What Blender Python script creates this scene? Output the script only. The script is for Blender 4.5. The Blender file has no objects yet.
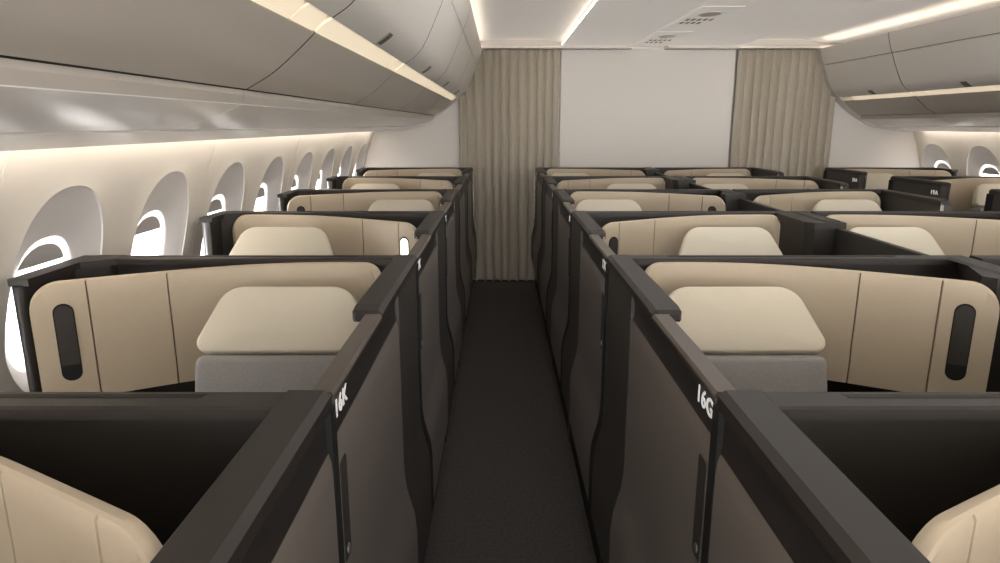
import bpy, bmesh, math
from mathutils import Vector, Matrix

scene = bpy.context.scene
COL = scene.collection
PI = math.pi

# ------------------------------------------------------------------ numbers
H = 1.566                      # camera height
XC = 1.42                      # cabin centre line (camera stands in one aisle at x = 0)
S = 1.168                      # height of the suite shells
PITCH = 1.10
Y1 = 0.966                     # back shell of the nearest row
YB = 6.78                      # bulkhead
CEIL = 2.30
MIR = 2 * XC

def row_y(k):
    return Y1 + PITCH * (k - 1)

# ------------------------------------------------------------------ materials
def lin(hexs):
    hexs = hexs.lstrip('#')
    out = []
    for i in (0, 2, 4):
        c = int(hexs[i:i + 2], 16) / 255
        out.append(c / 12.92 if c <= 0.04045 else ((c + 0.055) / 1.055) ** 2.4)
    return (*out, 1.0)

def mat(name, col, rough=0.5, metal=0.0, spec=0.5, noise=None, bump=None, emit=None, sheen=0.0, coat=0.0):
    m = bpy.data.materials.new(name)
    m.use_nodes = True
    nt = m.node_tree
    b = nt.nodes['Principled BSDF']
    c = lin(col)
    b.inputs['Base Color'].default_value = c
    b.inputs['Roughness'].default_value = rough
    b.inputs['Metallic'].default_value = metal
    b.inputs['Specular IOR Level'].default_value = spec
    if sheen:
        b.inputs['Sheen Weight'].default_value = sheen
    if coat:
        b.inputs['Coat Weight'].default_value = coat
    if noise:                                   # (scale, amount, stretch)
        tc = nt.nodes.new('ShaderNodeTexCoord')
        mp = nt.nodes.new('ShaderNodeMapping')
        mp.inputs['Scale'].default_value = noise[2]
        n = nt.nodes.new('ShaderNodeTexNoise')
        n.inputs['Scale'].default_value = noise[0]
        n.inputs['Detail'].default_value = 4
        r = nt.nodes.new('ShaderNodeMixRGB')
        a = noise[1]
        r.inputs[1].default_value = tuple(x * (1 - a) for x in c[:3]) + (1,)
        r.inputs[2].default_value = tuple(min(1, x * (1 + a)) for x in c[:3]) + (1,)
        nt.links.new(tc.outputs['Object'], mp.inputs[0])
        nt.links.new(mp.outputs[0], n.inputs['Vector'])
        nt.links.new(n.outputs['Fac'], r.inputs[0])
        nt.links.new(r.outputs[0], b.inputs['Base Color'])
        if bump:
            bp = nt.nodes.new('ShaderNodeBump')
            bp.inputs['Strength'].default_value = bump
            bp.inputs['Distance'].default_value = 0.002
            nt.links.new(n.outputs['Fac'], bp.inputs['Height'])
            nt.links.new(bp.outputs[0], b.inputs['Normal'])
    if emit:
        b.inputs['Emission Color'].default_value = lin(emit[0])
        b.inputs['Emission Strength'].default_value = emit[1]
    return m

M = {}
M['rim'] = mat('rim_plastic', '#2a2522', 0.5)
M['black'] = mat('shell_black', '#2a2724', 0.5)
M['gap'] = mat('gap_black', '#0c0b0b', 0.7)
M['door'] = mat('door_laminate', '#77706c', 0.42)
M['band'] = mat('door_band', '#2b2725', 0.45)
M['post'] = mat('post_laminate', '#403c39', 0.5)
M['liner'] = mat('liner_leatherette', '#bdae98', 0.55, noise=(60, 0.03, (1, 1, 1)))
M['seam'] = mat('seam_brown', '#75685a', 0.7)
M['pad'] = mat('pad_leather', '#d4cbb8', 0.5, noise=(90, 0.02, (1, 1, 1)), bump=0.05)
M['fabric'] = mat('seat_fabric', '#918e8d', 0.9, noise=(330, 0.35, (1, 1, 1)), bump=0.5, sheen=0.2)
M['slot'] = mat('slot_grey', '#35312e', 0.6)
M['lampwhite'] = mat('reading_lamp', '#ffffff', 0.4, emit=('#fff6e8', 3.0))
M['chrome'] = mat('brushed_metal', '#c9c6c2', 0.25, 1.0)
M['greymetal'] = mat('grey_metal', '#8b8a8c', 0.35, 0.7)
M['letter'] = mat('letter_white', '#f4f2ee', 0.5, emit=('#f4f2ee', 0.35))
M['carpet'] = mat('carpet', '#534f4d', 0.95, noise=(70, 0.45, (1, 1, 1)), bump=0.8, spec=0.1)
M['wall'] = mat('sidewall_cream', '#ece5db', 0.55)
M['scoop'] = mat('window_scoop', '#e6e2e0', 0.5)
M['bulk'] = mat('bulkhead_white', '#dcd6cf', 0.5)
M['ceil'] = mat('ceiling_white', '#e4dfd8', 0.5)
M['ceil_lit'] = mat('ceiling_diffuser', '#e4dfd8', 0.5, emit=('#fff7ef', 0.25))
M['ceilplate'] = mat('ceiling_plate', '#e4dfd8', 0.45)
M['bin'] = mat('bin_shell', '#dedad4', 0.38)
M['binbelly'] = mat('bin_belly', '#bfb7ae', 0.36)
M['latch'] = mat('latch_grey', '#6d6862', 0.4, 0.3)
M['facia'] = mat('fascia_panel', '#efece8', 0.25, spec=0.8)
M['lip'] = mat('fascia_lip', '#bbb4ab', 0.4)
M['channel'] = mat('channel_lens', '#efe4d0', 0.4, emit=('#f6e2c2', 0.65))
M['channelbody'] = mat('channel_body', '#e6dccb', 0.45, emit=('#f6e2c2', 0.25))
M['strip'] = mat('light_strip', '#ffffff', 0.5, emit=('#fff0de', 7.0))
M['cove'] = mat('cove_strip', '#ffffff', 0.5, emit=('#ffeeda', 13.0))
M['wash'] = mat('wash_strip', '#ffffff', 0.5, emit=('#fff3e4', 15.0))
M['curtain'] = mat('curtain_cloth', '#b4ab9c', 0.85, noise=(40, 0.14, (6, 6, 0.6)), sheen=0.2)
M['carcass'] = mat('carcass_dark', '#38342f', 0.7)
M['dark'] = mat('dark_slot', '#8d867f', 0.6)
M['shade'] = mat('window_shade', '#9b9896', 0.6)
M['wframe'] = mat('window_frame', '#f0eeec', 0.4)

def glass_mat():
    m = bpy.data.materials.new('window_glass')
    m.use_nodes = True
    nt = m.node_tree
    nt.nodes.clear()
    o = nt.nodes.new('ShaderNodeOutputMaterial')
    t = nt.nodes.new('ShaderNodeBsdfTransparent')
    g = nt.nodes.new('ShaderNodeBsdfGlossy')
    g.inputs['Roughness'].default_value = 0.02
    tr = nt.nodes.new('ShaderNodeBsdfTranslucent')
    tr.inputs['Color'].default_value = (0.95, 0.95, 0.95, 1)
    m0 = nt.nodes.new('ShaderNodeMixShader')
    m0.inputs[0].default_value = 0.5
    nt.links.new(t.outputs[0], m0.inputs[1])
    nt.links.new(tr.outputs[0], m0.inputs[2])
    mx = nt.nodes.new('ShaderNodeMixShader')
    mx.inputs[0].default_value = 0.06
    nt.links.new(m0.outputs[0], mx.inputs[1])
    nt.links.new(g.outputs[0], mx.inputs[2])
    nt.links.new(mx.outputs[0], o.inputs[0])
    return m
def translucent_mat(name, col, amt):
    m = bpy.data.materials.new(name)
    m.use_nodes = True
    nt = m.node_tree
    b = nt.nodes['Principled BSDF']
    b.inputs['Base Color'].default_value = lin(col)
    b.inputs['Roughness'].default_value = 0.5
    o = nt.nodes['Material Output']
    tr = nt.nodes.new('ShaderNodeBsdfTranslucent')
    tr.inputs['Color'].default_value = lin(col)
    mx = nt.nodes.new('ShaderNodeMixShader')
    mx.inputs[0].default_value = amt
    nt.links.new(b.outputs[0], mx.inputs[1])
    nt.links.new(tr.outputs[0], mx.inputs[2])
    nt.links.new(mx.outputs[0], o.inputs[0])
    return m
M['wframe'] = translucent_mat('window_frame', '#f2f0ee', 0.5)
M['shade'] = translucent_mat('window_shade', '#b4b0ae', 0.11)
M['glass'] = glass_mat()

# ------------------------------------------------------------------ helpers
def link(name, me, parent=None, loc=None):
    o = bpy.data.objects.new(name, me)
    COL.objects.link(o)
    if parent is not None:
        o.parent = parent
    if loc is not None:
        o.location = loc
    return o

def finish(bm, name, m, smooth=None, bevel=0.0, segs=2):
    """bmesh -> mesh datablock"""
    bmesh.ops.remove_doubles(bm, verts=bm.verts, dist=1e-6)
    if bevel > 0:
        es = [e for e in bm.edges if len(e.link_faces) == 2 and e.calc_face_angle(0) > 0.6]
        if es:
            bmesh.ops.bevel(bm, geom=es, offset=bevel, segments=segs, affect='EDGES', profile=0.6, clamp_overlap=True)
    bmesh.ops.recalc_face_normals(bm, faces=bm.faces)
    me = bpy.data.meshes.new(name)
    bm.to_mesh(me)
    bm.free()
    if isinstance(m, (list, tuple)):
        for x in m:
            me.materials.append(x)
    else:
        me.materials.append(m)
    if smooth is not None:
        for p in me.polygons:
            p.use_smooth = True
        me.set_sharp_from_angle(angle=math.radians(smooth))
    return me

def add_box(bm, x0, x1, y0, y1, z0, z1):
    v = [bm.verts.new((x, y, z)) for x in (x0, x1) for y in (y0, y1) for z in (z0, z1)]
    for f in ((0, 1, 3, 2), (4, 6, 7, 5), (0, 4, 5, 1), (2, 3, 7, 6), (0, 2, 6, 4), (1, 5, 7, 3)):
        bm.faces.new([v[i] for i in f])
    return v

def add_prism(bm, loop_a, loop_b):
    """closed solid between two equal-length 3d loops"""
    a = [bm.verts.new(p) for p in loop_a]
    b = [bm.verts.new(p) for p in loop_b]
    n = len(a)
    for i in range(n):
        bm.faces.new((a[i], a[(i + 1) % n], b[(i + 1) % n], b[i]))
    bm.faces.new(a[::-1])
    bm.faces.new(b)

def tag(o, label, cat, group=None):
    o['label'] = label
    o['category'] = cat
    if group:
        o['group'] = group
    return o

def struct(name, me, parent=None):
    o = link(name, me, parent)
    if parent is None:
        o['kind'] = 'structure'
    return o

def spline(pts, n=8):
    """Catmull-Rom through 2d/3d points"""
    P = [Vector(p) for p in pts]
    P = [P[0] * 2 - P[1]] + P + [P[-1] * 2 - P[-2]]
    out = []
    for i in range(1, len(P) - 2):
        for j in range(n):
            t = j / n
            a, b, c, d = P[i - 1], P[i], P[i + 1], P[i + 2]
            out.append(0.5 * ((2 * b) + (c - a) * t + (2 * a - 5 * b + 4 * c - d) * t * t + (3 * b - a - 3 * c + d) * t ** 3))
    out.append(P[-2])
    return out

def interp(tab, z):
    if z <= tab[0][0]:
        return tab[0][1]
    for (a, b), (c, d) in zip(tab, tab[1:]):
        if z <= c:
            return b + (d - b) * (z - a) / (c - a)
    return tab[-1][1]

# ================================================================== SUITES
# local frame of a suite: u from the aisle face inward, v from the back shell towards the foot end
CACHE = {}

def cached(key, fn):
    if key not in CACHE:
        CACHE[key] = fn()
    return CACHE[key]

S_LOW = [(0.29, -0.030), (0.47, -0.030), (0.52, -0.026), (0.56, -0.016), (0.60, -0.006), (0.64, -0.001), (0.68, 0.0)]

def cove_profile(ztop):
    """outer line from bottom to top: S curve, then the shallow cove below the rail"""
    pts = [(u, z) for z, u in S_LOW]
    pts += [(0.000, ztop - 0.16), (0.0005, ztop - 0.105), (0.002, ztop - 0.085), (0.0055, ztop - 0.070),
            (0.008, ztop - 0.055), (0.0085, ztop - 0.030), (0.0075, ztop - 0.016), (0.003, ztop - 0.006), (0.001, ztop)]
    return pts

def plain_profile(ztop):
    return [(u, z) for z, u in S_LOW] + [(0.0, ztop)]

class Suite:
    """builds the parts of one suite in world-like local coordinates: x = sg*u, y = -v"""
    def __init__(self, sg, centre, win, near, open_):
        self.open = open_
        self.sg, self.centre, self.win, self.near = sg, centre, win, near     # win: seat away from the aisle
        self.W = (1.105 if sg > 0 else 0.98) if centre else (1.055 if win else 1.04)
        self.key = (sg, centre, win, near, open_)

    def P(self, u, v, z):
        return (self.sg * u, -v, z)

    def box(self, bm, u0, u1, v0, v1, z0, z1):
        a = sorted((self.sg * u0, self.sg * u1))
        add_box(bm, a[0], a[1], -v1, -v0, z0, z1)

    def mesh(self, name, fn, m, **kw):
        def make():
            bm = bmesh.new()
            fn(bm)
            return finish(bm, name, m, **kw)
        return cached(self.key + (name,), make)

    def extr(self, bm, prof, uin, v0, v1, band=False):
        """vertical wall: outer profile list (u,z), flat inner face at uin"""
        loop = list(prof) + [(uin, prof[-1][1]), (uin, prof[0][1])]
        n0 = len(bm.faces)
        add_prism(bm, [self.P(u, v0, z) for u, z in loop], [self.P(u, v1, z) for u, z in loop])
        bm.faces.ensure_lookup_table()
        for f in bm.faces[n0:n0 + len(prof) - 1]:
            if band and f.calc_center_median().z > prof[-1][1] - 0.076:
                f.material_index = 1

    # ---- parts
    def back_panel(self, bm):
        self.box(bm, 0.012, self.W - 0.01, 0.012, 0.045, 0.0, S - 0.02)

    def back_rim(self, bm):
        # cap over the back wall with a shallow trough in its rear half
        W = self.W
        u0, u1 = 0.067, W
        prof = [(0.004, S - 0.0205), (0.004, S - 0.004), (0.008, S), (0.014, S), (0.017, S - 0.006), (0.030, S - 0.006), (0.033, S), (0.060, S), (0.064, S - 0.004), (0.064, S - 0.0205)]
        flat = [(0.004, S - 0.0205), (0.004, S - 0.004), (0.008, S), (0.014, S), (0.017, S), (0.030, S), (0.033, S), (0.060, S), (0.064, S - 0.004), (0.064, S - 0.0205)]
        def loop(u, pr):
            return [self.P(u, v, z) for v, z in pr]
        stations = [(u0 - 0.0005, flat), (u0 + 0.115, flat), (u0 + 0.125, prof), (u1 - 0.22, prof), (u1 - 0.21, flat), (u1, flat)]
        rings = [[bm.verts.new(p) for p in loop(u, pr)] for u, pr in stations]
        n = len(prof)
        for a, b in zip(rings, rings[1:]):
            for i in range(n):
                bm.faces.new((a[i], a[(i + 1) % n], b[(i + 1) % n], b[i]))
        bm.faces.new(rings[0][::-1])
        bm.faces.new(rings[-1])

    def wing_panel(self, bm):
        if self.near:
            self.extr(bm, cove_profile(S - 0.028), 0.06, 0.016, 0.41, True)
        else:
            self.extr(bm, plain_profile(S - 0.028), 0.06, 0.047, 0.634 if self.open else 0.41)

    def wing_cap(self, bm):
        # faceted cap, chamfered on the aisle side and on the near end
        v0, v1, t = 0.0, 0.640, 0.028
        def loop(v, dz, sh):
            return [self.P(0.0 + sh, v, S - t), self.P(0.0 + sh, v, S - 0.009 - dz), self.P(0.011 + sh, v, S - dz), self.P(0.066 - sh, v, S - dz), self.P(0.070 - sh, v, S - 0.004 - dz), self.P(0.070 - sh, v, S - t)]
        st = [(v0, 0, 0), (v1 - 0.045, 0, 0), (v1 - 0.012, 0.004, 0.001), (v1, 0.012, 0.008)]
        rings = [[bm.verts.new(p) for p in loop(*a)] for a in st]
        for a, b in zip(rings, rings[1:]):
            for i in range(6):
                bm.faces.new((a[i], a[(i + 1) % 6], b[(i + 1) % 6], b[i]))
        bm.faces.new(rings[0][::-1])
        bm.faces.new(rings[-1])

    def door(self, bm):
        self.extr(bm, cove_profile(S - 0.021), 0.0402, 0.414, 1.083, True)

    def door_rail(self, bm):
        # top rail of the door, a little lower than the wing cap
        zt = S - 0.010
        zb = S - 0.021
        pr = [(0.001, zb), (0.001, zt - 0.006), (0.005, zt), (0.037, zt), (0.0405, zt - 0.004), (0.0405, zb)]
        add_prism(bm, [self.P(u, 0.641, z) for u, z in pr], [self.P(u, 1.083, z) for u, z in pr])

    def grip(self, bm):
        # recessed finger grip beside the door's leading edge
        pts = []
        a0, a1, z0, z1 = 1.034, 1.076, 0.845, 1.03
        r = 0.008
        for cx, cz, s in ((a1 - r, z1 - r, 0), (a0 + r, z1 - r, 90), (a0 + r, z0 + r, 180), (a1 - r, z0 + r, 270)):
            for j in range(4):
                t = math.radians(s + j * 30)
                pts.append((cx + r * math.cos(t), cz + r * math.sin(t)))
        add_prism(bm, [self.P(-0.0012, v, z) for v, z in pts], [self.P(0.004, v, z) for v, z in pts])

    def grip_dot(self, bm):
        n = 12
        lp = [(1.055 + 0.009 * math.cos(2 * PI * i / n), 0.862 + 0.009 * math.sin(2 * PI * i / n)) for i in range(n)]
        add_prism(bm, [self.P(-0.003, v, z) for v, z in lp], [self.P(-0.0005, v, z) for v, z in lp])

    def gap_strip(self, bm):
        # black joint between this back shell and the next suite's door
        pr = [(u - 0.001, z) for u, z in plain_profile(S - 0.03)]
        self.extr(bm, pr, 0.058, -0.0160, 0.0155 if self.near else 0.046)

    def kick(self, bm):
        self.box(bm, 0.02, 0.05, 0.016, 1.083, 0.0, 0.292)

    def strike(self, bm):
        self.box(bm, 0.056, 0.0625, 0.6385, 0.642, S - 0.027, S - 0.020)

    def edge_trim(self, bm):
        self.box(bm, -0.003, 0.004, 0.000, 0.010, 0.68, S - 0.04)

    def end_trim(self, bm):
        self.box(bm, 0.046, 0.0605, 0.634, 0.641, S - 0.20, S - 0.029)

    def centre_outline(self, sh):
        """plan of the tall block that straddles the centre line"""
        W = self.W
        if self.win:
            u0, v1 = 0.942 + sh, 0.40 - sh
            return [(u0, 0.066), (W - sh, 0.066), (W - sh, v1), (u0 + 0.03, v1), (u0, v1 - 0.03)]
        v1 = 0.335 - sh
        return [(1.06 + sh, 0.066), (W - sh, 0.066), (W - sh, v1), (0.985 + sh, v1), (0.963 + sh, v1 - 0.03)]

    def cap_ridge(self, bm):
        W = self.W
        for a, b, t in ((W - 0.085, W - 0.012, 0.006),):
            v1 = (0.40 if self.win else 0.335) - 0.02
            pr = [(a, S), (a + 0.008, S + t), (b - 0.008, S + t), (b, S)]
            add_prism(bm, [self.P(u, 0.07, z) for u, z in pr], [self.P(u, v1, z) for u, z in pr])

    def side_wing(self, bm):
        # far side wing: towards the cabin wall, or against the centre divider
        W = self.W
        if self.centre:
            lp = self.centre_outline(0.008)
            add_prism(bm, [self.P(u, v, 0.3) for u, v in lp], [self.P(u, v, S - 0.03) for u, v in lp])
        else:
            v1 = 0.24 if self.win else 0.335
            t = 0.035
            lp = [(W - 0.09, 0.045), (W - 0.005, 0.11), (W - 0.005, v1)]
            inn = [(W - 0.005 - t, v1), (W - 0.005 - t, 0.125), (W - 0.115, 0.07), (W - 0.12, 0.045)]
            lp = lp + inn
            add_prism(bm, [self.P(u, v, 0.25) for u, v in lp], [self.P(u, v, S - 0.019) for u, v in lp])

    def side_wing_cap(self, bm):
        W = self.W
        if self.centre:
            lp = self.centre_outline(0.0)
            add_prism(bm, [self.P(u, v, S - 0.03) for u, v in lp], [self.P(u, v, S) for u, v in lp])
        else:
            v1 = 0.25 if self.win else 0.345
            t = 0.055
            lp = [(W - 0.13, 0.0645), (W - 0.13, 0.0045), (W - 0.05, 0.0045), (W, 0.06), (W, v1), (W - t, v1), (W - t, 0.12)]
            add_prism(bm, [self.P(u, v, S - 0.019) for u, v in lp], [self.P(u, v, S + 0.0005) for u, v in lp])

    def side_post(self, bm):
        # rounded metal end post of the wing on the cabin-wall side
        W = self.W
        v = 0.24 if self.win else 0.335
        n = 10
        lp = [(W - 0.005, v)] + [(W - 0.0225 + 0.0175 * math.cos(PI * j / n), v + 0.016 * math.sin(PI * j / n)) for j in range(1, n)] + [(W - 0.040, v)]
        add_prism(bm, [self.P(u, w, 0.25) for u, w in lp], [self.P(u, w, S - 0.020) for u, w in lp])

    def divider(self, bm):
        W = self.W
        self.box(bm, 1.062, 1.088, 0.34 if not self.win else 0.401, 1.088, 0.0, S - 0.022)

    # liner: curved padded sheet
    def liner_curve(self):
        pts = [(0.088, 0.110), (0.115, 0.080), (0.17, 0.068), (0.26, 0.068), (0.37, 0.078), (0.50, 0.108), (0.66, 0.176), (0.83, 0.268), (0.985, 0.355)]
        if self.win:
            pts = [(1.060 - u, v) for u, v in pts][::-1]
        c = spline(pts, 14)
        L = [0]
        for a, b in zip(c, c[1:]):
            L.append(L[-1] + (b - a).length)
        return c, L

    def liner_at(self, s):
        c, L = self.liner_curve_c
        if s <= 0:
            return c[0], (c[1] - c[0]).normalized()
        for i in range(len(L) - 1):
            if s <= L[i + 1]:
                t = (s - L[i]) / (L[i + 1] - L[i])
                return c[i].lerp(c[i + 1], t), (c[i + 1] - c[i]).normalized()
        return c[-1], (c[-1] - c[-2]).normalized()

    def liner_setup(self):
        self.liner_curve_c = self.liner_curve()
        self.LL = self.liner_curve_c[1][-1]

    def lp(self, s, z, d):
        """point on the liner: arc length s, height z, distance d in front of it (towards the foot end)"""
        p, t = self.liner_at(s)
        n = Vector((-t.y, t.x))
        if n.y < 0:
            n = -n
        q = p + n * d
        return self.P(q.x, q.y, z)

    def s_of_u(self, u):
        lo, hi = 0.0, self.LL
        for _ in range(40):
            m = (lo + hi) / 2
            if self.liner_at(m)[0].x < u:
                lo = m
            else:
                hi = m
        return (lo + hi) / 2

    def groove_us(self):
        g = [0.695, 0.868]
        return [1.032 - x for x in g] if self.win else g

    ZT, ZB = S - 0.008, 0.825
    def liner(self, bm):
        L = self.LL
        r = 0.075
        ss = [L * i / 60 for i in range(61)] + [r * (1 - math.cos(PI / 2 * j / 8)) for j in range(9)] + [L - r * (1 - math.cos(PI / 2 * j / 8)) for j in range(9)]
        gs = [self.s_of_u(u) for u in self.groove_us()]
        for g in gs:
            ss = [s for s in ss if abs(s - g) > 0.006] + [g - 0.0028, g - 0.0012, g + 0.0012, g + 0.0028]
        ss = sorted(set(round(s, 5) for s in ss))
        cols = []
        for s in ss:
            e = min(s, L - s)
            zt = self.ZT
            if e < r:
                zt = self.ZT - r + math.sqrt(max(0, r * r - (r - e) ** 2))
            dep = 0.0
            for g in gs:
                if abs(s - g) < 0.0015:
                    dep = 0.006
            # cross section: back top, front top rounded, front bottom, back bottom
            edge = 0.006 if e < 0.001 else 0
            th = 0.022
            sec = [(zt - 0.003, 0), (zt, 0.006), (zt, th - 0.008), (zt - 0.003, th - 0.003), (zt - 0.009, th - dep), (zt - 0.05, th - dep), (self.ZB, th - dep), (self.ZB, 0)]
            cols.append([bm.verts.new(self.lp(s, z, d)) for z, d in sec])
        n = 8
        for a, b in zip(cols, cols[1:]):
            for i in range(n):
                bm.faces.new((a[i], a[(i + 1) % n], b[(i + 1) % n], b[i]))
        bm.faces.new(cols[0][::-1])
        bm.faces.new(cols[-1])

    def liner_seam(self, bm, i=0):
        g = self.s_of_u(self.groove_us()[i])
        sec = ((self.ZT - 0.004, 0.010), (self.ZT - 0.004, 0.0175), (self.ZB + 0.002, 0.0175), (self.ZB + 0.002, 0.010))
        add_prism(bm, [self.lp(g - 0.0012, z, d) for z, d in sec], [self.lp(g + 0.0012, z, d) for z, d in sec])

    def liner_seam_b(self, bm):
        self.liner_seam(bm, 1)

    def capsule(self, bm, sc, z0, z1, r, d0, d1, cut=None):
        n = 10
        pts = []
        for j in range(n + 1):
            t = PI * j / n
            pts.append((sc + r * math.cos(t), z1 - r + r * math.sin(t)))
        if cut is not None:
            pts += [(sc - r, cut), (sc + r, cut)]
        else:
            for j in range(n + 1):
                t = PI + PI * j / n
                pts.append((sc + r * math.cos(t), z0 + r + r * math.sin(t)))
        add_prism(bm, [self.lp(s, z, d0) for s, z in pts], [self.lp(s, z, d1) for s, z in pts])

    def slot_s(self):
        L = self.LL
        return 0.072 if self.win else L - 0.074

    def slot(self, bm):
        self.capsule(bm, self.slot_s(), 0.882, 1.100, 0.0245, 0.016, 0.0228)

    def slot_flap(self, bm):
        self.capsule(bm, self.slot_s(), 0.882, 1.094, 0.0215, 0.02, 0.0250, cut=0.928)

    def slot_lamp(self, bm):
        self.capsule(bm, self.slot_s(), 0.93, 1.092, 0.0195, 0.02, 0.0250)

    def console(self, bm):
        u0, u1 = (0.65, self.W - 0.03) if not self.win else (0.085, 0.40)
        lp = [(u0, 0.42), (u1, 0.42), (u1, 1.08), (u0, 1.08)]
        add_prism(bm, [self.P(u, v, 0.0) for u, v in lp], [self.P(u, v, 0.66) for u, v in lp])

    def build(self, name, loc, label, cat, group, number):
        root = link(name, None, None, loc)
        tag(root, label, cat, group)
        self.liner_setup()
        k = self.key
        def part(nm, fn, m, parent=root, **kw):
            return link(nm, self.mesh(nm, fn, m, **kw), parent)
        part('back_panel', self.back_panel, M['black'])
        part('back_rim', self.back_rim, M['rim'], smooth=25)
        part('wing_panel', self.wing_panel, [M['door'], M['band']] if self.near else M['post'], smooth=35)
        cap = part('wing_cap', self.wing_cap, M['rim'])
        part('strike_plate', self.strike, M['chrome'], cap)
        if not self.open:
            d = part('door', self.door, [M['door'], M['band']], smooth=35)
            part('door_rail', self.door_rail, M['rail'], d)
            g = part('door_grip', self.grip, M['slot'], d)
            part('grip_bolt', self.grip_dot, M['greymetal'], d)
        part('joint_strip', self.gap_strip, M['gap'], smooth=35)
        part('kick_plate', self.kick, M['gap'])
        if self.sg > 0 or not self.centre:
            part('side_wing', self.side_wing, M['black'], smooth=40)
            sc = part('side_wing_cap', self.side_wing_cap, M['rim'])
            if self.centre:
                part('cap_ridge', self.cap_ridge, M['rim'], sc)
        if self.centre:
            if self.sg > 0:
                part('privacy_divider', self.divider, M['black'], bevel=0.004)
        else:
            part('wing_end_post', self.side_post, M['greymetal'] if self.win else M['black'], smooth=40)
        ln = part('liner', self.liner, M['liner'], smooth=30)
        ln['label'] = 'beige padded liner panel'
        part('liner_seam', self.liner_seam, M['seam'], ln)
        link('liner_seam', self.mesh('liner_seam_second', self.liner_seam_b, M['seam']), ln)
        sl = part('pull_slot', self.slot, M['gap'], ln)
        if number[0] == 'lamp':
            part('slot_lamp', self.slot_lamp, M['lampwhite'], ln)
        else:
            part('slot_flap', self.slot_flap, M['slot'], ln)
        part('console', self.console, M['black'], bevel=0.01)
        return root

M['rail'] = mat('door_rail_plastic', '#5c544e', 0.4)

# ---- seat: grey reclined backrest, cream head pad, cushion, armrest
def rounded_poly(corners, n=7):
    """corners: (x, y, radius); convex, counter-clockwise"""
    out = []
    m = len(corners)
    for i in range(m):
        p = Vector(corners[i][:2])
        a = (Vector(corners[i - 1][:2]) - p).normalized()
        b = (Vector(corners[(i + 1) % m][:2]) - p).normalized()
        r = corners[i][2]
        ang = a.angle(b)
        d = r / math.tan(ang / 2)
        c = p + (a + b).normalized() * (r / math.sin(ang / 2))
        s = p + a * d - c
        e = p + b * d - c
        tot = s.angle(e)
        for j in range(n + 1):
            t = j / n
            v = (s * math.sin((1 - t) * tot) + e * math.sin(t * tot)) / math.sin(tot)
            out.append(c + v)
    return out

def pillow(bm, outline, thick, edge, dome, xf):
    """soft slab: outline in the (x, z) plane, thickness along -y (front); xf maps (x, y, z) to local 3d"""
    n = len(outline)
    c = sum(outline, Vector((0, 0))) / n
    def ring(inset, y):
        pts = []
        for p in outline:
            d = p - c
            L = d.length
            pts.append(bm.verts.new(xf(c.x + d.x * (1 - inset / L), y, c.y + d.y * (1 - inset / L))))
        return pts
    rings = [ring(edge, 0)]
    m = 5
    for j in range(m + 1):
        t = PI / 2 * j / m
        rings.append(ring(edge * (1 - math.sin(t)), -edge * (1 - math.cos(t))))
    for j in range(m + 1):
        t = PI / 2 * j / m
        rings.append(ring(edge * (1 - math.cos(t)), -(thick - edge) - edge * math.sin(t)))
    R = min((p - c).length for p in outline)
    for q in (0.35, 0.6, 0.8, 0.93):
        rings.append(ring(edge + (R - edge) * q, -thick - dome * (1 - (1 - q) ** 2)))
    for a, b in zip(rings, rings[1:]):
        for i in range(n):
            bm.faces.new((a[i], a[(i + 1) % n], b[(i + 1) % n], b[i]))
    bm.faces.new(rings[0][::-1])
    bm.faces.new(rings[-1])

def seat_meshes():
    if 'seat' in CACHE:
        return CACHE['seat']
    out = {}
    # head pad: trapezium with large upper corners, leaning back
    tilt = math.radians(34)
    def xf_pad(x, y, z):
        return (x, math.cos(tilt) * y + math.sin(tilt) * z, math.cos(tilt) * z - math.sin(tilt) * y)
    bm = bmesh.new()
    pillow(bm, rounded_poly([(-0.244, 0.0, 0.030), (0.244, 0.0, 0.030), (0.172, 0.187, 0.075), (-0.172, 0.187, 0.075)], 8), 0.055, 0.014, 0.008, xf_pad)
    for v in bm.verts:
        v.co += Vector((0, -0.335, 0.950))
    out['headrest'] = finish(bm, 'headrest', M['pad'], smooth=50)
    # backrest
    t2 = math.radians(14)
    def xf_back(x, y, z):
        return (x, math.cos(t2) * y + math.sin(t2) * z, math.cos(t2) * z - math.sin(t2) * y)
    bm = bmesh.new()
    pillow(bm, rounded_poly([(-0.228, 0.0, 0.03), (0.228, 0.0, 0.03), (0.225, 0.555, 0.02), (-0.225, 0.555, 0.02)], 5), 0.14, 0.022, 0.006, xf_back)
    for v in bm.verts:
        v.co += Vector((0, -0.395, 0.400))
    out['backrest'] = finish(bm, 'backrest', M['fabric'], smooth=50)
    bm = bmesh.new()
    def xf_cush(x, y, z):
        return (x, -z, -y)
    pillow(bm, rounded_poly([(-0.245, 0.0, 0.03), (0.245, 0.0, 0.03), (0.235, 0.46, 0.06), (-0.235, 0.46, 0.06)], 5), 0.13, 0.03, 0.012, xf_cush)
    for v in bm.verts:
        v.co += Vector((0, -0.49, 0.31))
    out['seat_cushion'] = finish(bm, 'seat_cushion', M['fabric'], smooth=50)
    bm = bmesh.new()
    add_box(bm, -0.21, 0.21, -0.92, -0.40, 0.0, 0.305)
    out['seat_base'] = finish(bm, 'seat_base', M['black'], bevel=0.01)
    CACHE['seat'] = out
    return out

def seat(loc, label, group):
    root = link('airline_seat', None, None, loc)
    tag(root, label, 'seat', group)
    for nm, me in seat_meshes().items():
        o = link(nm, me, root)
        if nm == 'headrest':
            o['label'] = 'cream leather head pad'
    return root

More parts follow.
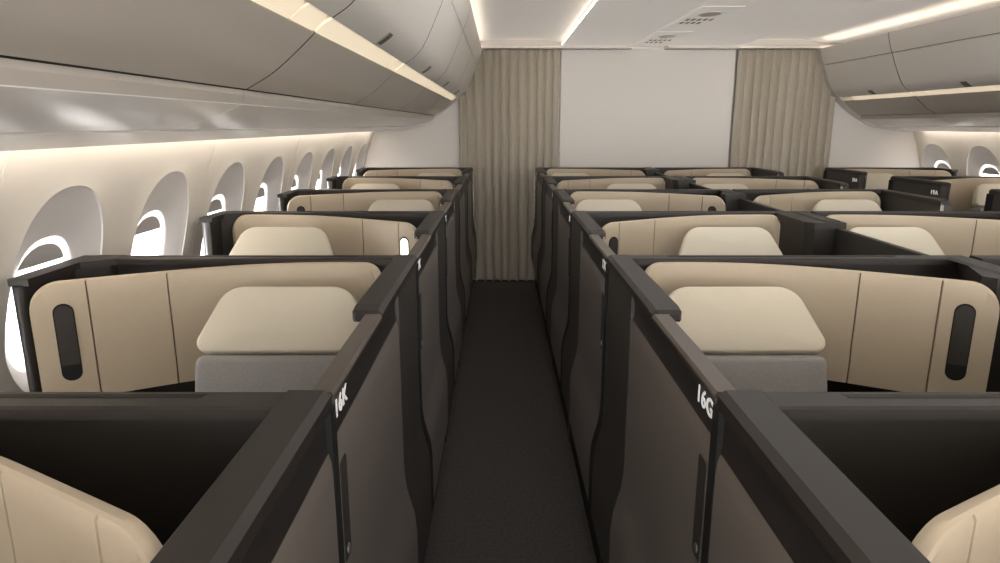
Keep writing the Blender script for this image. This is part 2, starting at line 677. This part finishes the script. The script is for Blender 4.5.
# ---- lettering on the suites
def text_mesh(s):
    def make():
        cu = bpy.data.curves.new('lettering', 'FONT')
        cu.body = s
        cu.size = 0.042
        cu.extrude = 0.0006
        cu.offset = 0.0007
        cu.space_character = 1.08
        cu.align_x = 'CENTER'
        cu.align_y = 'CENTER'
        ob = bpy.data.objects.new('lettering', cu)
        COL.objects.link(ob)
        bpy.context.view_layer.update()
        dg = bpy.context.evaluated_depsgraph_get()
        me = bpy.data.meshes.new_from_object(ob.evaluated_get(dg))
        bpy.data.objects.remove(ob)
        me.materials.clear()
        me.materials.append(M['letter'])
        me.name = 'seat_number'
        return me
    return cached(('text', s), make)

def seat_number(root, s, sg, u, v, z):
    o = link('seat_number', text_mesh(s), root)
    o['label'] = 'white seat number ' + s
    # face the aisle: outward normal is -sg along x
    if sg > 0:      # normal -x, reads along -y (towards the foot end)
        rot = Matrix(((0, 0, -1), (-1, 0, 0), (0, 1, 0)))
    else:           # normal +x, reads along +y
        rot = Matrix(((0, 0, 1), (1, 0, 0), (0, 1, 0)))
    o.rotation_euler = rot.to_euler()
    o.location = (sg * u, -v, z)
    o.scale = (1.18, 1, 1)
    return o

ORD = {1: 'sixth', 2: 'fifth', 3: 'fourth', 4: 'third', 5: 'second', 6: 'first'}
COLS = {
    'K': dict(x=-0.26, sg=-1, centre=False, rows=range(0, 7), where='beside the near window wall'),
    'G': dict(x=0.336, sg=1, centre=True, rows=range(0, 7), where='in the centre along the open aisle'),
    'D': dict(x=2.45, sg=-1, centre=True, rows=range(2, 7), where='in the far centre column'),
    'A': dict(x=3.10, sg=1, centre=False, rows=range(3, 7), where='beside the far window wall'),
}
for c, d in COLS.items():
    for k in d['rows']:
        win = k % 2 == 1
        num = '%d%s' % (k + 14, c)
        st = Suite(d['sg'], d['centre'], win, k <= 1, c in 'DA')
        if k == 0:
            lab = 'charcoal business suite behind the viewpoint, second one before ' + ('16K' if c == 'K' else '16G')
        elif k == 1:
            lab = 'charcoal business suite ' + 'cut off by the picture edge, just before ' + ('16K' if c == 'K' else '16G')
        elif k == 2 and c in 'KG':
            lab = 'charcoal business suite with white number %s on its door' % num
        elif k == 6:
            lab = 'charcoal business suite ' + d['where'] + ', in front of the bulkhead'
        else:
            lab = 'charcoal business suite ' + d['where'] + ', %s row from the bulkhead' % ORD[k]
        lamp = c == 'K' and win
        root = st.build('business_suite', (d['x'], row_y(k), 0), lab, 'seat suite', 'business suites of the cabin', ('lamp' if lamp else 'flap',))
        if c in 'KG':
            if k >= 2:
                seat_number(root, num, d['sg'], 0.0045, 1.026, S - 0.051)
            if k == 6:
                link('edge_trim', st.mesh('edge_trim', st.edge_trim, M['chrome']), root)
        elif c == 'A':
            seat_number(root, num, d['sg'], -0.002, 0.565, S - 0.075)
        if c in 'DA':
            link('end_trim', st.mesh('end_trim', st.end_trim, M['chrome']), root)
        if k == 0:
            continue
        us = {'K': (0.322, 0.68), 'A': (0.322, 0.68), 'G': (0.305, 0.655), 'D': (0.39, 0.765)}[c][win]
        if k == 1:
            sl = 'grey airline seat in the suite just before ' + ('16K' if c == 'K' else '16G')
        elif k == 2 and c in 'KG':
            sl = 'grey seat with cream head pad inside the suite numbered %s' % num
        elif k == 6:
            sl = 'cream-padded seat ' + d['where'] + ', nearest row to the bulkhead'
        else:
            sl = 'cream-padded seat ' + d['where'] + ', %s row from the bulkhead' % ORD[k]
        seat((d['x'] + d['sg'] * us, row_y(k), 0), sl, 'seats of the cabin')

# ================================================================== SIDEWALLS AND WINDOWS
WALLTAB = [(0.0, -1.40), (0.30, -1.445), (0.60, -1.458), (0.90, -1.430), (1.145, -1.364), (1.30, -1.318), (1.42, -1.275), (1.51, -1.235), (1.56, -1.21), (1.75, -1.10), (2.36, -0.70)]

def wx(z):
    return interp(WALLTAB, z)

WP = 0.64
WY0 = 2.04
ZLO, ZHI = 0.66, 1.50

def sidewall(side, ns):
    def X(y, z, d):
        x = wx(z) - d
        return (x if side < 0 else MIR - x, y, z)
    bm = bmesh.new()
    mats = [M['wall'], M['scoop']]
    N = 72
    zc_s, az, ay, ex = 1.055, 0.328, 0.222, 2.35      # scoop
    zc_p, pz, py, pex = 1.015, 0.215, 0.150, 2.5      # opening
    def sup(a, b, e, t):
        c, s = math.cos(t), math.sin(t)
        r = (abs(c / a) ** e + abs(s / b) ** e) ** (-1 / e)
        return r * c, r * s
    def dep(q):
        q = max(0, min(1, q))
        return 0.006 + 0.044 * (q ** 1.15)
    for n in ns:
        yc = WY0 + WP * n
        hy = WP / 2
        angs = sorted(set([round(2 * PI * i / N, 6) for i in range(N)] + [round(math.atan2(b, a) % (2 * PI), 6) for a, b in ((hy, ZHI - zc_s), (-hy, ZHI - zc_s), (-hy, ZLO - zc_s), (hy, ZLO - zc_s))]))
        rings = []
        def rect_pt(t, sh=0.0):
            c, s = math.cos(t), math.sin(t)
            r = 1e9
            if abs(c) > 1e-9:
                r = min(r, (hy - sh) / abs(c))
            if s > 1e-9:
                r = min(r, (ZHI - zc_s) / s)
            if s < -1e-9:
                r = min(r, (ZLO - zc_s) / s)
            return r * c, r * s
        seam = (n % 2 == 1)
        def add(f, d, mi):
            rings.append(([bm.verts.new(X(*f(t), d if not callable(d) else d(t))) for t in angs], mi))
        def rect(t):
            a, b = rect_pt(t)
            return yc + a, zc_s + b
        def rect_d(t):
            # shallow groove on the panel joint
            a, b = rect_pt(t)
            edge = hy if seam else -hy
            return 0.006 if abs(a - edge) < 1e-4 and abs(b) < 5 else 0.0
        def mix(q, sh):
            def f(t):
                a, b = rect_pt(t, sh)
                c, s = sup(ay, az, ex, t)
                c, s = c * 1.03, s * 1.03
                return yc + a + (c - a) * q, zc_s + b + (s - b) * q
            return f
        def sc(m):
            def f(t):
                c, s = sup(ay, az, ex, t)
                return yc + c * m, zc_s + s * m
            return f
        def inner(q):
            def f(t):
                c, s = sup(ay, az, ex, t)
                e, g = sup(py, pz, pex, t)
                return yc + c + (e - c) * q, zc_s + s + (zc_p + g - zc_s - s) * q
            return f
        add(rect, rect_d, 0)
        add(mix(0.0, 0.004), 0.0, 0)
        add(mix(0.5, 0.004), 0.0, 0)
        add(sc(1.03), 0.0, 0)
        add(sc(1.020), -0.0012, 0)
        add(sc(1.006), -0.0012, 0)
        add(sc(1.0), 0.004, 1)
        for q in (0.12, 0.25, 0.4, 0.55, 0.7, 0.82, 0.92, 0.97):
            add(inner(q), dep(q), 1)
        add(inner(1.0), 0.052, 1)
        add(inner(1.0), 0.085, 1)
        for (a, _), (b, mi) in zip(rings, rings[1:]):
            m = len(a)
            for i in range(m):
                f = bm.faces.new((a[i], a[(i + 1) % m], b[(i + 1) % m], b[i]))
                f.material_index = mi
                f.smooth = True
    # plain bands below and above the window tiles, with a run behind the first one
    def band(z0, z1, y0, y1, steps):
        zs = [z0 + (z1 - z0) * i / steps for i in range(steps + 1)]
        for a, b in zip(zs, zs[1:]):
            bm.faces.new([bm.verts.new(p) for p in (X(y0, a, 0), X(y1, a, 0), X(y1, b, 0), X(y0, b, 0))])
    ya, yb = WY0 + WP * (ns[0] - 0.5), WY0 + WP * (ns[-1] + 0.5)
    band(0.0, ZLO, -2.6, YB + 0.1, 8)
    band(ZHI, 2.36, -2.6, YB + 0.1, 10)
    band(ZLO, ZHI, -2.6, ya, 10)
    band(ZLO, ZHI, yb, YB + 0.1, 10)
    bmesh.ops.remove_doubles(bm, verts=bm.verts, dist=2e-4)
    bmesh.ops.recalc_face_normals(bm, faces=bm.faces)
    me = bpy.data.meshes.new('sidewall')
    bm.to_mesh(me)
    bm.free()
    for m in mats:
        me.materials.append(m)
    me.set_sharp_from_angle(angle=math.radians(28))
    return me

win_no = 0
def window(side, n):
    global win_no
    win_no += 1
    yc = WY0 + WP * n
    zc_p, pz, py, pex = 1.015, 0.215, 0.150, 2.5
    def ov(m, N=40):
        out = []
        for i in range(N):
            t = 2 * PI * i / N
            c, s = math.cos(t), math.sin(t)
            r = (abs(c / (py * m)) ** pex + abs(s / (pz * m)) ** pex) ** (-1 / pex)
            out.append((r * c, r * s))
        return out
    def X(a, b, d):
        z = zc_p + b
        x = wx(z) - d
        return ((x if side < 0 else MIR - x), yc + a, z)
    # frame ring
    bm = bmesh.new()
    o, i = ov(0.998), ov(0.89)
    n_ = len(o)
    loops = [[bm.verts.new(X(a, b, d)) for a, b in lp] for lp, d in ((o, 0.053), (i, 0.060), (i, 0.064), (o, 0.057))]
    for q in range(4):
        A, B = loops[q], loops[(q + 1) % 4]
        for j in range(n_):
            bm.faces.new((A[j], A[(j + 1) % n_], B[(j + 1) % n_], B[j]))
    w = struct('window_%d' % win_no, finish(bm, 'window_frame', M['wframe'], smooth=40))
    # pane
    bm = bmesh.new()
    p = ov(0.93)
    add_prism(bm, [X(a, b, 0.066) for a, b in p], [X(a, b, 0.069) for a, b in p])
    link('pane', finish(bm, 'pane', M['glass']), w)
    # half lowered shade
    bm = bmesh.new()
    lim = pz * 0.56
    p = [(a, b) for a, b in ov(0.885, 80) if b >= lim]
    add_prism(bm, [X(a, b, 0.0615) for a, b in p], [X(a, b, 0.0630) for a, b in p])
    link('shade', finish(bm, 'shade', M['shade']), w)

NS = list(range(-2, 8))
struct('wall_left', sidewall(-1, NS))
struct('wall_right', sidewall(1, NS))
for n in NS:
    window(-1, n)
for n in range(2, 8):
    window(1, n)
# windows out of view on the far wall still close their openings
for n in range(-2, 2):
    window(1, n)

# ================================================================== FLOOR, CEILING, BULKHEAD
def box_mesh(name, dims, m, bevel=0.0):
    bm = bmesh.new()
    add_box(bm, *dims)
    return finish(bm, name, m, bevel=bevel)

struct('floor', box_mesh('floor', (-1.6, 4.45, -1.2, YB + 0.1, -0.05, 0.0), M['carpet']))
struct('wall_front', box_mesh('wall_front', (-1.6, 4.45, YB, YB + 0.06, 0.0, 2.45), M['bulk']))

# centre bulkhead panel between the curtains, slightly proud, with a thin reveal
struct('trim_1', box_mesh('monument_panel', (0.585, 2.255, YB - 0.05, YB - 0.001, 0.0, 2.262), M['bulk'], 0.004))

# ceiling: flat centre panel, vaulted sides
def ceiling_profile():
    prof = [(0.585, CEIL + 0.03), (0.585, CEIL - 0.012), (0.60, CEIL - 0.014), (0.63, CEIL - 0.004), (0.75, CEIL), (1.263, CEIL), (1.267, CEIL + 0.005), (1.271, CEIL - 0.003), (XC, CEIL - 0.004)]
    right = [(MIR - x, z) for x, z in prof[:-1]][::-1]
    low = prof + right
    return prof, right, low

def ceiling():
    bm = bmesh.new()
    for ya, yb in ((-2.6, 2.0), (3.5, YB + 0.05)):
        ceiling_run(bm, ya, yb)
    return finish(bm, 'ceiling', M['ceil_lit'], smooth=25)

def ceiling_run(bm, ya, yb):
    prof, right, low = ceiling_profile()
    a = [bm.verts.new((x, ya, z)) for x, z in low]
    b = [bm.verts.new((x, yb, z)) for x, z in low]
    for i in range(len(low) - 1):
        bm.faces.new((a[i], a[i + 1], b[i + 1], b[i]))
    for f in (lambda x: x, lambda x: MIR - x):
        vault = spline([(0.60, CEIL + 0.03), (0.50, CEIL + 0.048), (0.25, CEIL + 0.060), (0.0, CEIL + 0.056), (-0.16, CEIL + 0.046), (-0.30, CEIL + 0.030), (-0.75, CEIL + 0.03)], 6)
        a = [bm.verts.new((f(p.x), ya, p.y)) for p in vault]
        b = [bm.verts.new((f(p.x), yb, p.y)) for p in vault]
        for i in range(len(vault) - 1):
            bm.faces.new((a[i], a[i + 1], b[i + 1], b[i]))
    # roof slab closing the top
    add_box(bm, -1.6, 4.45, ya, yb, 2.40, 2.45)

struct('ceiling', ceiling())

# header beams over the curtains
struct('trim_2', box_mesh('header', (-0.30, 1.262, YB - 0.14, YB - 0.001, 2.264, 2.292), M['ceil'], 0.008))
struct('trim_3', box_mesh('header', (1.578, 3.14, YB - 0.14, YB - 0.001, 2.264, 2.292), M['ceil'], 0.008))

# ceiling service panels on the centre strip
def service_panel(y, label):
    root = link('ceiling_service_panel', None, None, (XC, y, CEIL - 0.004))
    tag(root, label, 'ceiling panel', 'service panels on the centre ceiling')
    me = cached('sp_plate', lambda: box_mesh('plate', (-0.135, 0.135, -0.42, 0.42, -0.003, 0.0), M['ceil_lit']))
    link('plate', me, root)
    def ell():
        bm = bmesh.new()
        lp = [(0.07 * math.cos(2 * PI * i / 28), -0.13 + 0.10 * math.sin(2 * PI * i / 28)) for i in range(28)]
        add_prism(bm, [(x, y, -0.006) for x, y in lp], [(x, y, -0.002) for x, y in lp])
        return finish(bm, 'speaker_grille', M['ceilplate'])
    link('speaker_grille', cached('sp_sp', ell), root)
    sl = cached('sp_slot', lambda: box_mesh('vent_slot', (-0.011, 0.011, -0.045, 0.045, -0.0045, -0.002), M['dark']))
    for j in range(2):
        for i in range(5 if j == 0 else 4):
            o = link('vent_slot', sl, root)
            o.location = (-0.085 + 0.042 * i, 0.12 + 0.16 * j, 0)
    return root
service_panel(4.95, 'white ceiling panel with grey speaker oval and dark slots, further from the bulkhead')
service_panel(6.15, 'white ceiling panel with dark slots right up against the bulkhead')

# ================================================================== OVERHEAD BINS
BP = 1.26
BY0 = 1.72
def uz(u):
    return H + u
PA = [(-0.173, 0.695), (-0.19, 0.621), (-0.22, 0.546)]
PC = [(-0.22, 0.546), (-0.262, 0.447), (-0.317, 0.333), (-0.355, 0.285), (-0.405, 0.250)]
PF = [(-0.454, 0.212), (-0.50, 0.170), (-0.56, 0.122), (-0.625, 0.085)]

def bin_root(side, y0, y1, label, idx):
    yc = (y0 + y1) / 2
    root = link('overhead_bin', None, None, (-0.45 if side < 0 else MIR + 0.45, yc, uz(0.085)))
    tag(root, label, 'overhead bin', 'overhead bins along the cabin')
    ox, oz = -0.45, uz(0.085)
    def L(x, y, z):
        xx = x - ox
        return (xx if side < 0 else -xx, y - yc, z - oz)
    hl = (y1 - y0) / 2
    key = (side, round(hl, 4))
    def sheet(name, pts, m, t=0.012, gap=0.0042, smooth=30):
        def make():
            bm = bmesh.new()
            P = pts
            nrm = []
            for i in range(len(P)):
                a = P[max(0, i - 1)]
                b = P[min(len(P) - 1, i + 1)]
                d = Vector((b[0] - a[0], b[1] - a[1])).normalized()
                nrm.append(Vector((-d.y, d.x)))
            # thickness goes towards the cabin wall (outboard/up)
            inner = []
            for p, n in zip(P, nrm):
                if n.x > 0:
                    n = -n
                inner.append((p[0] + n.x * t, p[1] + n.y * t))
            loop = list(P) + inner[::-1]
            add_prism(bm, [L(x, y0 + gap, uz(z)) for x, z in loop], [L(x, y1 - gap, uz(z)) for x, z in loop])
            bm.faces.ensure_lookup_table()
            for q in bm.faces[-2:]:
                q.material_index = 1
            return finish(bm, name, [m, M['carcass']], smooth=smooth)
        return link(name, cached(key + (name,), make), root)
    pa = [tuple(p) for p in spline(PA, 5)]
    pc = [tuple(p) for p in spline([PA[1]] + PC, 6)][6:]
    pc = [(p[0] - 0.000, p[1] - 0.004) if i == 0 else p for i, p in enumerate(pc)]
    pa = [(p[0], p[1] + 0.003) if i == len(pa) - 1 else p for i, p in enumerate(pa)]
    sheet('cove_panel', pa, M['bin'])
    door = sheet('bin_door', pc, M['bin'])
    # belly with a rolled edge at the light channel
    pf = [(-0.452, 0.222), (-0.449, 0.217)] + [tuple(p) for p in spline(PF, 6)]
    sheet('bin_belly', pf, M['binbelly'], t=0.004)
    # latch
    def latch():
        bm = bmesh.new()
        fine = [tuple(p) for p in spline([PA[1]] + PC, 30)]
        ps = [Vector(p) for p in fine if -0.396 < p[0] < -0.352]
        lo, hi = [], []
        for i, p in enumerate(ps):
            d = (ps[min(i + 1, len(ps) - 1)] - ps[max(0, i - 1)]).normalized()
            n = Vector((-d.y, d.x))
            if n.x < 0:
                n = -n
            hi.append(p + n * 0.004)
            lo.append(p - n * 0.004)
        pts = hi + lo[::-1]
        w = 0.032
        add_prism(bm, [L(q.x, yc - 0.06 - w, uz(q.y)) for q in pts], [L(q.x, yc - 0.06 + w, uz(q.y)) for q in pts])
        return finish(bm, 'latch', M['latch'], smooth=30)
    link('latch', cached(key + ('latch',), latch), door)
    # light channel between door and belly: housing and pill-shaped lens
    def lens(inset, m, name, dd, endr, a0, a1):
        def make():
            bm = bmesh.new()
            E = Vector((-0.405, 0.250))
            F = Vector((-0.454, 0.212))
            d = (F - E)
            w = d.length
            d.normalize()
            n = Vector((d.y, -d.x))
            if n.x > 0:
                n = -n
            E2, w2 = E - d * 0.004, w + 0.010
            pts = []
            q = 8
            ya, yb = y0 + a0, y1 - a1
            for j in range(q + 1):
                t = -PI / 2 + PI * j / q
                pts.append((yb - endr + endr * math.cos(t), 0.5 + 0.5 * math.sin(t)))
            for j in range(q + 1):
                t = PI / 2 + PI * j / q
                pts.append((ya + endr + endr * math.cos(t), 0.5 + 0.5 * math.sin(t)))
            lo, hi = [], []
            for y, s in pts:
                p = E2 + d * (w2 * s)
                a = p + n * dd
                b = p + n * (dd + 0.006)
                lo.append(L(a.x, y, uz(a.y)))
                hi.append(L(b.x, y, uz(b.y)))
            add_prism(bm, lo, hi)
            return finish(bm, name, m)
        return link(name, cached(key + (name,), make), root)
    body = lens(0, M['channelbody'], 'channel_housing', 0.010, 0.003, 0.003, 0.003)
    ln = lens(0, M['channel'], 'channel_lens', 0.004, 0.045, 0.006, 0.20)
    ln2 = lens(0, M['channel'], 'speaker_lens', 0.005, 0.045, BP - 0.195 if hl > 0.6 else 1.0, 0.006) if hl > 0.6 else None
    # carcass behind
    def carcass():
        bm = bmesh.new()
        lp = [(-0.225, 0.660), (-0.215, 0.630), (-0.245, 0.530), (-0.34, 0.330), (-0.425, 0.262), (-0.470, 0.228), (-0.645, 0.104), (-0.83, 0.12), (-0.83, 0.45), (-0.66, 0.660)]
        add_prism(bm, [L(x, y0 + 0.0004, uz(z)) for x, z in lp], [L(x, y1 - 0.0004, uz(z)) for x, z in lp])
        return finish(bm, 'carcass', M['carcass'])
    link('carcass', cached(key + ('carcass',), carcass), root)
    return root

YEND = 6.64
edges = [BY0 - 2 * BP, BY0 - BP, BY0, BY0 + BP, BY0 + 2 * BP, BY0 + 3 * BP, YEND]
nm = {0: 'behind the one over suite 16K', 1: 'over the near window wall, cut by the picture edge above 16K', 2: 'over the near window wall, with its light channel ending above the second window',
      3: 'over the near window wall, third from the bulkhead', 4: 'over the near window wall, second from the bulkhead', 5: 'short overhead bin over the near window wall, against the curtain'}
nl = {2: 'fifth', 3: 'third', 4: 'second', 5: 'first'}
for side in (-1, 1):
    for i in range(0 if side < 0 else 2, 6):
        y0, y1 = edges[i], edges[i + 1]
        wall = 'near' if side < 0 else 'far'
        if i == 5:
            lab = 'grey overhead bin over the %s window wall, ending at the bulkhead curtain' % wall
        elif i == 4:
            lab = 'grey overhead bin over the %s window wall, second from the curtain' % wall
        elif i == 3:
            lab = 'grey overhead bin over the %s window wall, third from the curtain' % wall
        elif i == 2:
            lab = 'grey overhead bin over the %s window wall, fourth from the curtain' % wall
        else:
            lab = 'grey overhead bin over the near window wall, %s from the curtain' % ('fifth' if i == 1 else 'sixth')
        bin_root(side, y0, y1, lab, i)

# closing frame of the bins at the bulkhead end (a band with the bins' outline)
def bin_frame(side):
    bm = bmesh.new()
    f = (lambda x: x) if side < 0 else (lambda x: MIR - x)
    line = [tuple(p) for p in spline([(-0.168, 0.70)] + PA[1:] + PC[1:] + [(-0.454, 0.208), (-0.52, 0.150), (-0.625, 0.078), (-0.74, 0.015), (-0.83, -0.022), (-1.0, -0.046), (-1.15, -0.068)], 5)]
    out = [(p[0] - 0.03, p[1] + 0.03) for p in line]
    ya, yb = YEND + 0.003, YB - 0.001
    A = [[bm.verts.new((f(x), y, uz(z))) for x, z in lp] for lp, y in ((line, ya), (line, yb), (out, yb), (out, ya))]
    for q in range(4):
        P_, Q_ = A[q], A[(q + 1) % 4]
        for i in range(len(line) - 1):
            bm.faces.new((P_[i], P_[i + 1], Q_[i + 1], Q_[i]))
    bm.faces.new([a[0] for a in A])
    bm.faces.new([a[-1] for a in A][::-1])
    return finish(bm, 'bin_frame', M['bin'], smooth=40)
struct('trim_4', bin_frame(-1))
struct('trim_5', bin_frame(1))

# fascia below the bins: lip, sloping panel, thin lower panel
def fascia(side):
    bm = bmesh.new()
    f = (lambda x: x) if side < 0 else (lambda x: MIR - x)
    def seg(pts, y0, y1, mi, t=0.012):
        inner = [(x - 0.003, z + t) for x, z in pts]
        loop = pts + inner[::-1]
        n0 = len(bm.faces)
        add_prism(bm, [(f(x), y0, uz(z)) for x, z in loop], [(f(x), y1, uz(z)) for x, z in loop])
        bm.faces.ensure_lookup_table()
        for q in bm.faces[n0:]:
            q.material_index = mi
    for y0, y1 in zip(edges, edges[1:]):
        g = 0.002
        seg([(-0.633, 0.071), (-0.641, 0.050)], y0 + g, y1 - g, 1)
        seg([tuple(p) for p in spline([(-0.642, 0.048), (-0.70, 0.024), (-0.77, 0.001), (-0.826, -0.013)], 5)], y0 + g, y1 - g, 0)
        seg([(-0.830, -0.004), (-0.842, -0.006)], y0 + g, y1 - g, 1)
        seg([tuple(p) for p in spline([(-0.846, -0.018), (-0.95, -0.034), (-1.06, -0.049), (-1.145, -0.060), (-1.155, -0.058)], 4)], y0 + 0.0005, y1 - 0.0005, 0)
    seg([(-0.650, 0.066), (-0.74, 0.034), (-0.86, 0.004)], edges[0], YEND, 2, 0.004)
    for x0, x1, z0, z1 in ((-0.82, -0.646, 0.080, 0.10), (-0.842, -0.834, 0.004, 0.115)):
        add_box(bm, *sorted((f(x0), f(x1))), edges[0], YEND, uz(z0), uz(z1))
        bm.faces.ensure_lookup_table()
        for q in bm.faces[-6:]:
            q.material_index = 2
    return finish(bm, 'fascia', [M['facia'], M['lip'], M['carcass']], smooth=30)
struct('trim_6', fascia(-1))
struct('trim_7', fascia(1))

# ================================================================== LIGHT STRIPS
def strip(name, dims, m, label):
    o = link(name, box_mesh(name, dims, m))
    tag(o, label, 'light strip')
    return o
YA, YE = -2.4, 6.62
# ceiling edge strips: a thin lit line on the edge of the centre ceiling
strip('light_strip', (0.578, 0.584, 3.52, YE, CEIL - 0.003, CEIL + 0.004), M['strip'], 'bright thin light strip along the centre ceiling edge above the open aisle')
strip('light_strip', (MIR - 0.584, MIR - 0.578, 3.52, YE, CEIL - 0.003, CEIL + 0.004), M['strip'], 'light strip along the centre ceiling edge above the far aisle')
# bin-top coves
strip('light_strip', (-0.214, -0.198, YA, YE, 2.236, 2.246), M['cove'], 'warm cove light strip on top of the bins of the near window wall')
strip('light_strip', (MIR + 0.198, MIR + 0.214, YA, YE, 2.236, 2.246), M['cove'], 'warm cove light strip on top of the bins of the far window wall')
# wall wash above the windows
strip('light_strip', (-1.176, -1.160, YA, YE, uz(-0.052), uz(-0.040)), M['wash'], 'wall washing light strip hidden above the near row of windows')
strip('light_strip', (MIR + 1.160, MIR + 1.176, YA, YE, uz(-0.052), uz(-0.040)), M['wash'], 'wall washing light strip hidden above the far row of windows')

# ================================================================== CURTAINS
def curtain(x0, x1, label, seed):
    bm = bmesh.new()
    n = 260
    y0 = YB - 0.095
    W = x1 - x0
    folds = 11.5
    def yy(s, z):
        a = 2 * PI * folds * s + 0.5 * math.sin(2 * PI * 2.3 * s + seed) + seed
        w = 1.6 * abs(math.sin(a / 2)) ** 0.7 - 0.9 + 0.18 * math.sin(a + 1)
        return y0 + 0.058 * w * (0.85 + 0.15 * math.sin(5 * s + seed)) + 0.004 * math.sin(3 * z + 9 * s)
    zs = [0.012, 0.05, 0.5, 1.0, 1.5, 1.9, 2.2, 2.258]
    front = [[bm.verts.new((x0 + W * i / n, yy(i / n, z), z)) for i in range(n + 1)] for z in zs]
    back = [[bm.verts.new((x0 + W * i / n, yy(i / n, z) + 0.004, z)) for i in range(n + 1)] for z in zs]
    for g in (front, back):
        for a, b in zip(g, g[1:]):
            for i in range(n):
                bm.faces.new((a[i], a[i + 1], b[i + 1], b[i]))
    for i in range(n):
        bm.faces.new((front[0][i], back[0][i], back[0][i + 1], front[0][i + 1]))
        bm.faces.new((front[-1][i], front[-1][i + 1], back[-1][i + 1], back[-1][i]))
    for j in range(len(zs) - 1):
        bm.faces.new((front[j][0], front[j + 1][0], back[j + 1][0], back[j][0]))
        bm.faces.new((front[j][n], back[j][n], back[j + 1][n], front[j + 1][n]))
    o = link('curtain', finish(bm, 'curtain', M['curtain'], smooth=60))
    tag(o, label, 'curtain', 'curtains at the bulkhead')
    return o
curtain(-0.40, 0.565, 'beige pleated curtain closing the end of the open aisle', 0.4)
curtain(MIR - 0.565, MIR + 0.40, 'beige pleated curtain at the end of the far aisle, beside the far bins', 2.1)

# ================================================================== WORLD, CAMERA
SKY_BASE, SKY_SIDE, SKY_REAR = 1.35, 62.0, 14.5
wd = bpy.data.worlds.new('World')
scene.world = wd
wd.use_nodes = True
wn = wd.node_tree
bg = wn.nodes['Background']
tc = wn.nodes.new('ShaderNodeTexCoord')
sx = wn.nodes.new('ShaderNodeSeparateXYZ')
wn.links.new(tc.outputs['Generated'], sx.inputs[0])
def wmath(op, a, b=None):
    n = wn.nodes.new('ShaderNodeMath')
    n.operation = op
    for i, v in enumerate((a, b)):
        if v is None:
            continue
        if isinstance(v, (int, float)):
            n.inputs[i].default_value = v
        else:
            wn.links.new(v, n.inputs[i])
    return n.outputs[0]
# bright cloud deck around and below the horizon to both sides of the aircraft, dimmer sky overhead
low = wmath('POWER', wmath('MINIMUM', wmath('MAXIMUM', wmath('MULTIPLY', wmath('SUBTRACT', 0.28, sx.outputs[2]), 3.57), 0.0), 1.0), 2.0)
side = wmath('MULTIPLY', wmath('POWER', wmath('ABSOLUTE', sx.outputs[0]), 6.0), low)
rear = wmath('POWER', wmath('MAXIMUM', wmath('MULTIPLY', sx.outputs[1], -1.0), 0.0), 30.0)
st = wmath('ADD', wmath('ADD', wmath('MULTIPLY', side, SKY_SIDE), SKY_BASE), wmath('MULTIPLY', rear, SKY_REAR))
bg.inputs[0].default_value = (1.0, 0.985, 0.965, 1)
wn.links.new(st, bg.inputs[1])

cam = bpy.data.cameras.new('Camera')
co = bpy.data.objects.new('Camera', cam)
COL.objects.link(co)
co.location = (0, 0, H)
co.rotation_euler = (math.radians(90 - 13.19), 0, 0)
cam.sensor_width = 36
cam.lens = 670 / 1000 * 36
cam.clip_start = 0.02
scene.camera = co

scene.cycles.use_denoising = True
scene.cycles.max_bounces = 10
scene.cycles.diffuse_bounces = 6
scene.cycles.sample_clamp_indirect = 6
vs = scene.view_settings
vs.view_transform = 'Standard'
vs.look = 'None'
vs.exposure = -0.08
vs.gamma = 1.0
vs.use_curve_mapping = False
